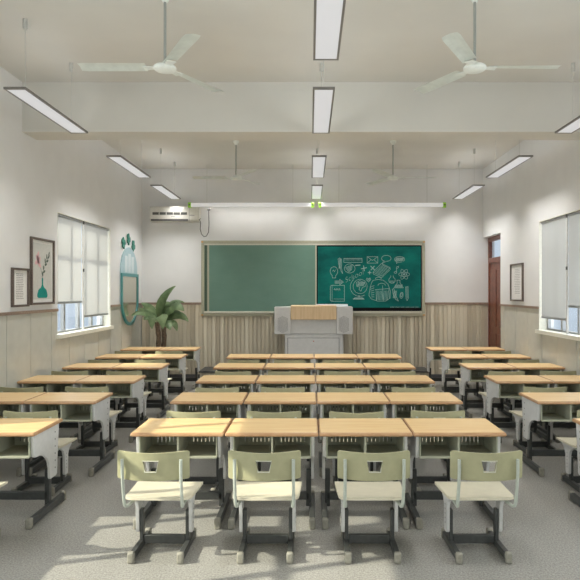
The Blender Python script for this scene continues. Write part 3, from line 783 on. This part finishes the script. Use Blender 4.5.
# ------------------------------------------------ pictures
def wallpic(side, y0, y1, z0, z1, label, cat='picture', name='framed_picture', fw=.028):
    X = (WL if side == 'L' else WR); s = 1 if side == 'L' else -1
    t = thing(name, label, cat, (X, (y0+y1)/2, z0)); h = (y1-y0)/2; H = z1-z0
    def bx(bm, a, b, *r): box(bm, min(s*a, s*b), max(s*a, s*b), *r)
    bm = B(); bx(bm, .001, .035, -h, h, 0, fw); bx(bm, .001, .035, -h, h, H-fw, H); bx(bm, .001, .035, -h, -h+fw, fw, H-fw); bx(bm, .001, .035, h-fw, h, fw, H-fw)
    obj('frame', bm, 'picframe', t, bev=.003)
    bm = B(); bx(bm, .001, .012, -h+fw, h-fw, fw, H-fw); pp = obj('print', bm, 'paper', t)
    return t, pp, s, h, H
def writing(side, y0, y1, z0, z1, label):
    t, pp, s, h, H = wallpic(side, y0, y1, z0, z1, label)
    bm = B(); n = 15
    for k in range(n):
        z = H*.84-k*H*.68/n; q = -h*.45; e = h*.45*random.uniform(.7, 1)
        while q < e:
            l = random.uniform(.012, .035); a, b = sorted((s*.0122, s*.0128)); box(bm, a, b, q, min(q+l, e), z, z+.009); q += l+.01
    obj('lines_of_writing', bm, 'ink', pp)
writing('L', 7.235, 7.66, 1.70, 2.19, 'small brown-framed page of writing on the left wall beside the vase picture')
writing('R', 10.43, 11.07, 1.715, 2.40, 'brown-framed page of writing on the right wall beside the door')
t, pp, s, h, H = wallpic('L', 7.725, 8.42, 1.716, 2.616, 'tall brown-framed picture of a teal bottle with flowers on left wall', fw=.03)
m = M['mat_grey'] = mat('print_grey', (.62, .62, .585), .6)
bm = B(); box(bm, .0121, .0125, -h+.07, h-.07, .07, H-.07); obj('grey_print_area', bm, 'mat_grey', pp)
bm = B(); prism(bm, [(-.02, .36), (-.02, .27), (-.045, .235), (-.12, .20), (-.155, .14), (-.155, .11), (-.13, .09), (.13, .09), (.155, .11), (.155, .14), (.12, .20), (.045, .235), (.02, .27), (.02, .36)], 'x', .0126, .0132); obj('printed_bottle', bm, 'bottle', pp)
bm = B()
def pl(pts, w, mi=0):
    pts = [Vector((0, a, b)) for a, b in pts]
    for a, b in zip(pts, pts[1:]):
        d = (b-a).normalized(); n = Vector((0, -d.z, d.y))*w/2
        vs = [bm.verts.new(Vector((.0134, 0, 0))+v) for v in (a-n, b-n, b+n, a+n)]; bm.faces.new(vs).material_index = mi
def lf(y, z, l, w, ang, mi):
    pts = []
    for k in range(10):
        t_ = 2*PI*k/10; a = l/2*math.cos(t_); b = w/2*math.sin(t_)
        pts.append((y+a*math.cos(ang)-b*math.sin(ang), z+a*math.sin(ang)+b*math.cos(ang)))
    bm.faces.new([bm.verts.new((.0137, p, q)) for p, q in pts]).material_index = mi
pl([(0, .36), (.03, .46), (.10, .58), (.19, .68)], .007); pl([(0, .36), (-.04, .46), (-.10, .56)], .006)
for (y, z, a) in ((.0, .42, 2), (.05, .45, .4), (.03, .50, 1.8), (.10, .55, .3), (.08, .60, 1.7), (.15, .60, .5), (.13, .66, 1.5), (.19, .66, .7), (.20, .70, 1.2)): lf(y, z, .075, .032, a, 0)
for (y, z, a) in ((-.10, .60, .9), (-.15, .62, 2.2), (-.13, .66, 1.4), (-.17, .57, .3), (-.09, .54, 2.6)): lf(y, z, .12, .06, a, 1)
obj('printed_flowers', bm, ['darkleaf', 'pink'], pp)

# ------------------------------------------------ wall mirror with arched top and plant ornaments
t = thing('wall_mirror', 'oval teal-framed mirror on a pale blue arched board, left wall near corner', 'mirror', (WL, 11.93, 1.20))
def stad(h, z0, z1, rb, rt, n=14):
    pts = [(h*math.cos(a), z0+rb+rb*math.sin(a)) for a in [PI+PI*k/n for k in range(n+1)]]
    pts += [(h*math.cos(a), z1-rt+rt*math.sin(a)) for a in [PI*k/n for k in range(n+1)]]
    return pts
bm = B(); prism(bm, stad(.54, .02, 1.58, .52, .50), 'x', .001, .022); obj('backing_board', bm, 'paleblue', t)
bm = B()
for k in range(3):
    a = -.30+k*.215; prism(bm, [(a, 1.07), (a+.17, 1.07), (a+.17, 1.40+.05*(k == 1)), (a, 1.40+.05*(k == 1))], 'x', .022, .026)
obj('reflection_stripes', bm, 'reflection_stripe', t, label='window reflections painted as pale upright stripes')  # reflections of windows, built as flat pale bars
def ushape(h, z0, z1, rb, n=14):
    return [(h, z1)] + [(h*math.cos(-PI*k/n), z0+rb+rb*math.sin(-PI*k/n)) for k in range(n+1)] + [(-h, z1)]
o1, i1 = ushape(.55, .0, 1.05, .52), ushape(.49, .06, .99, .46)
bm = B()
for x0, flip in ((.05, 0), (.022, 1)):
    A = [bm.verts.new((x0, *p)) for p in o1]; Bv = [bm.verts.new((x0, *p)) for p in i1]
    n = len(A)
    for k in range(n): bm.faces.new((A[k], A[(k+1) % n], Bv[(k+1) % n], Bv[k]))
    if not flip: A0, B0 = A, Bv
    else:
        for k in range(n):
            bm.faces.new((A0[k], A[k], A[(k+1) % n], A0[(k+1) % n])); bm.faces.new((B0[k], B0[(k+1) % n], Bv[(k+1) % n], Bv[k]))
obj('teal_frame', bm, 'teal', t)
bm = B(); prism(bm, i1, 'x', .022, .032); obj('mirror_glass', bm, 'mirror', t)
for (y, z, a) in ((-.36, 1.64, .25), (-.04, 1.74, 0), (.28, 1.63, -.25)):
    bm = B(); 
    def lobe(cy, cz, l, w):
        return [(cy+w*math.cos(q), cz+l*math.sin(q)) for q in [2*PI*k/12 for k in range(12)]]
    prism(bm, lobe(0, 0, .12, .045), 'x', .01, .03); prism(bm, lobe(.075, .0, .05, .032), 'x', .012, .028); prism(bm, lobe(-.07, .05, .05, .03), 'x', .012, .028); prism(bm, lobe(-.07, -.04, .04, .03), 'x', .012, .028)
    bmesh.ops.rotate(bm, verts=bm.verts, matrix=Matrix.Rotation(a, 3, 'X')); obj('plant_ornament', bm, 'cactus', t, loc=(0, y, z), label='dark green leaf ornament')

# ------------------------------------------------ potted plant
PLY = 12.40
base = Vector((P(161, 0, PLY).x, PLY, 0))
t = thing('potted_plant', 'tall potted plant with broad arching leaves in the far left corner', 'plant', base)
bm = B(); lathe(bm, [(.13, 0), (.17, .05), (.20, .36), (.205, .40), (.185, .40), (.18, .37)]); obj('pot', bm, 'pot', t, smooth=True)
bm = B(); lathe(bm, [(.178, .33), (.17, .375)]); obj('soil', bm, 'soil', t)
def loc(px, py, dy=0): return P(px, py, PLY+dy)-base
for (xa, xb, yt) in ((158.5, 157.5, 322), (164.5, 164.3, 326)):
    bm = B(); a = Vector((loc(xa, 330).x*.6, 0, .36)); b = loc(xb, yt); n = 12
    tube(bm, [a.lerp(b, i/n)+Vector((.01*math.sin(i), 0, 0)) for i in range(n+1)], [.05+.006*math.sin(i*2.3) for i in range(n+1)], 10); obj('stem', bm, 'trunk', t, smooth=True)
def leaf(p0, p1, p2, wd):
    a, b, c = loc(*p0), loc(*p1), loc(*p2)
    bm = B(); n = 14; rows = []
    for i in range(n+1):
        u = i/n; p = a*(1-u)**2+b*2*u*(1-u)+c*u*u; d = ((b-a)*(1-u)+(c-b)*u).normalized()
        sd = d.cross(Vector((0, -.75, .6))).normalized(); up = sd.cross(d).normalized()
        f = max(0, (u-.12)/.88); hw = wd*(math.sin(PI*f**.8)**.75 if 0 < f < 1 else 0)+.006
        rows.append([bm.verts.new(p+sd*hw*v+up*(-abs(v))*hw*.30+up*.006*math.sin(u*40+v*3)*abs(v)) for v in (-1, -.5, 0, .5, 1)])
    fs = []
    for i in range(n):
        for j in range(4): fs.append(bm.faces.new((rows[i][j], rows[i+1][j], rows[i+1][j+1], rows[i][j+1])))
    bmesh.ops.solidify(bm, geom=fs, thickness=.004)
    obj('leaf', bm, 'leaf', t, smooth=True)
leaf((158, 322, 0), (156, 296, -.1), (175.5, 286, -.2), .10)
leaf((160, 320, 0), (168, 296, -.1), (184.5, 302.5, -.1), .06)
leaf((162, 322, -.05), (172, 296, -.2), (184, 311, -.25), .12)
leaf((162, 324, -.05), (176, 306, -.1), (188.5, 321.5, -.2), .095)
leaf((157, 322, -.05), (146, 306, -.2), (131, 316, -.5), .085)
leaf((157, 320, 0), (152, 306, 0), (141, 303, -.15), .09)
leaf((158, 322, -.1), (150, 308, -.3), (152, 329, -.35), .10)
leaf((163, 322, -.1), (160, 305, -.35), (163, 329, -.4), .12)
leaf((164, 325, -.05), (174, 316, -.2), (177, 331, -.25), .07)
leaf((158, 321, .05), (162, 298, 0), (171, 306, -.1), .10)
leaf((160, 323, 0), (150, 309, -.1), (138, 309, -.3), .10)
leaf((163, 322, 0), (172, 308, -.1), (182, 316, -.2), .11)
leaf((161, 324, -.1), (168, 318, -.3), (170, 330, -.4), .09)
leaf((157, 323, -.05), (148, 314, -.25), (144, 320, -.35), .08)
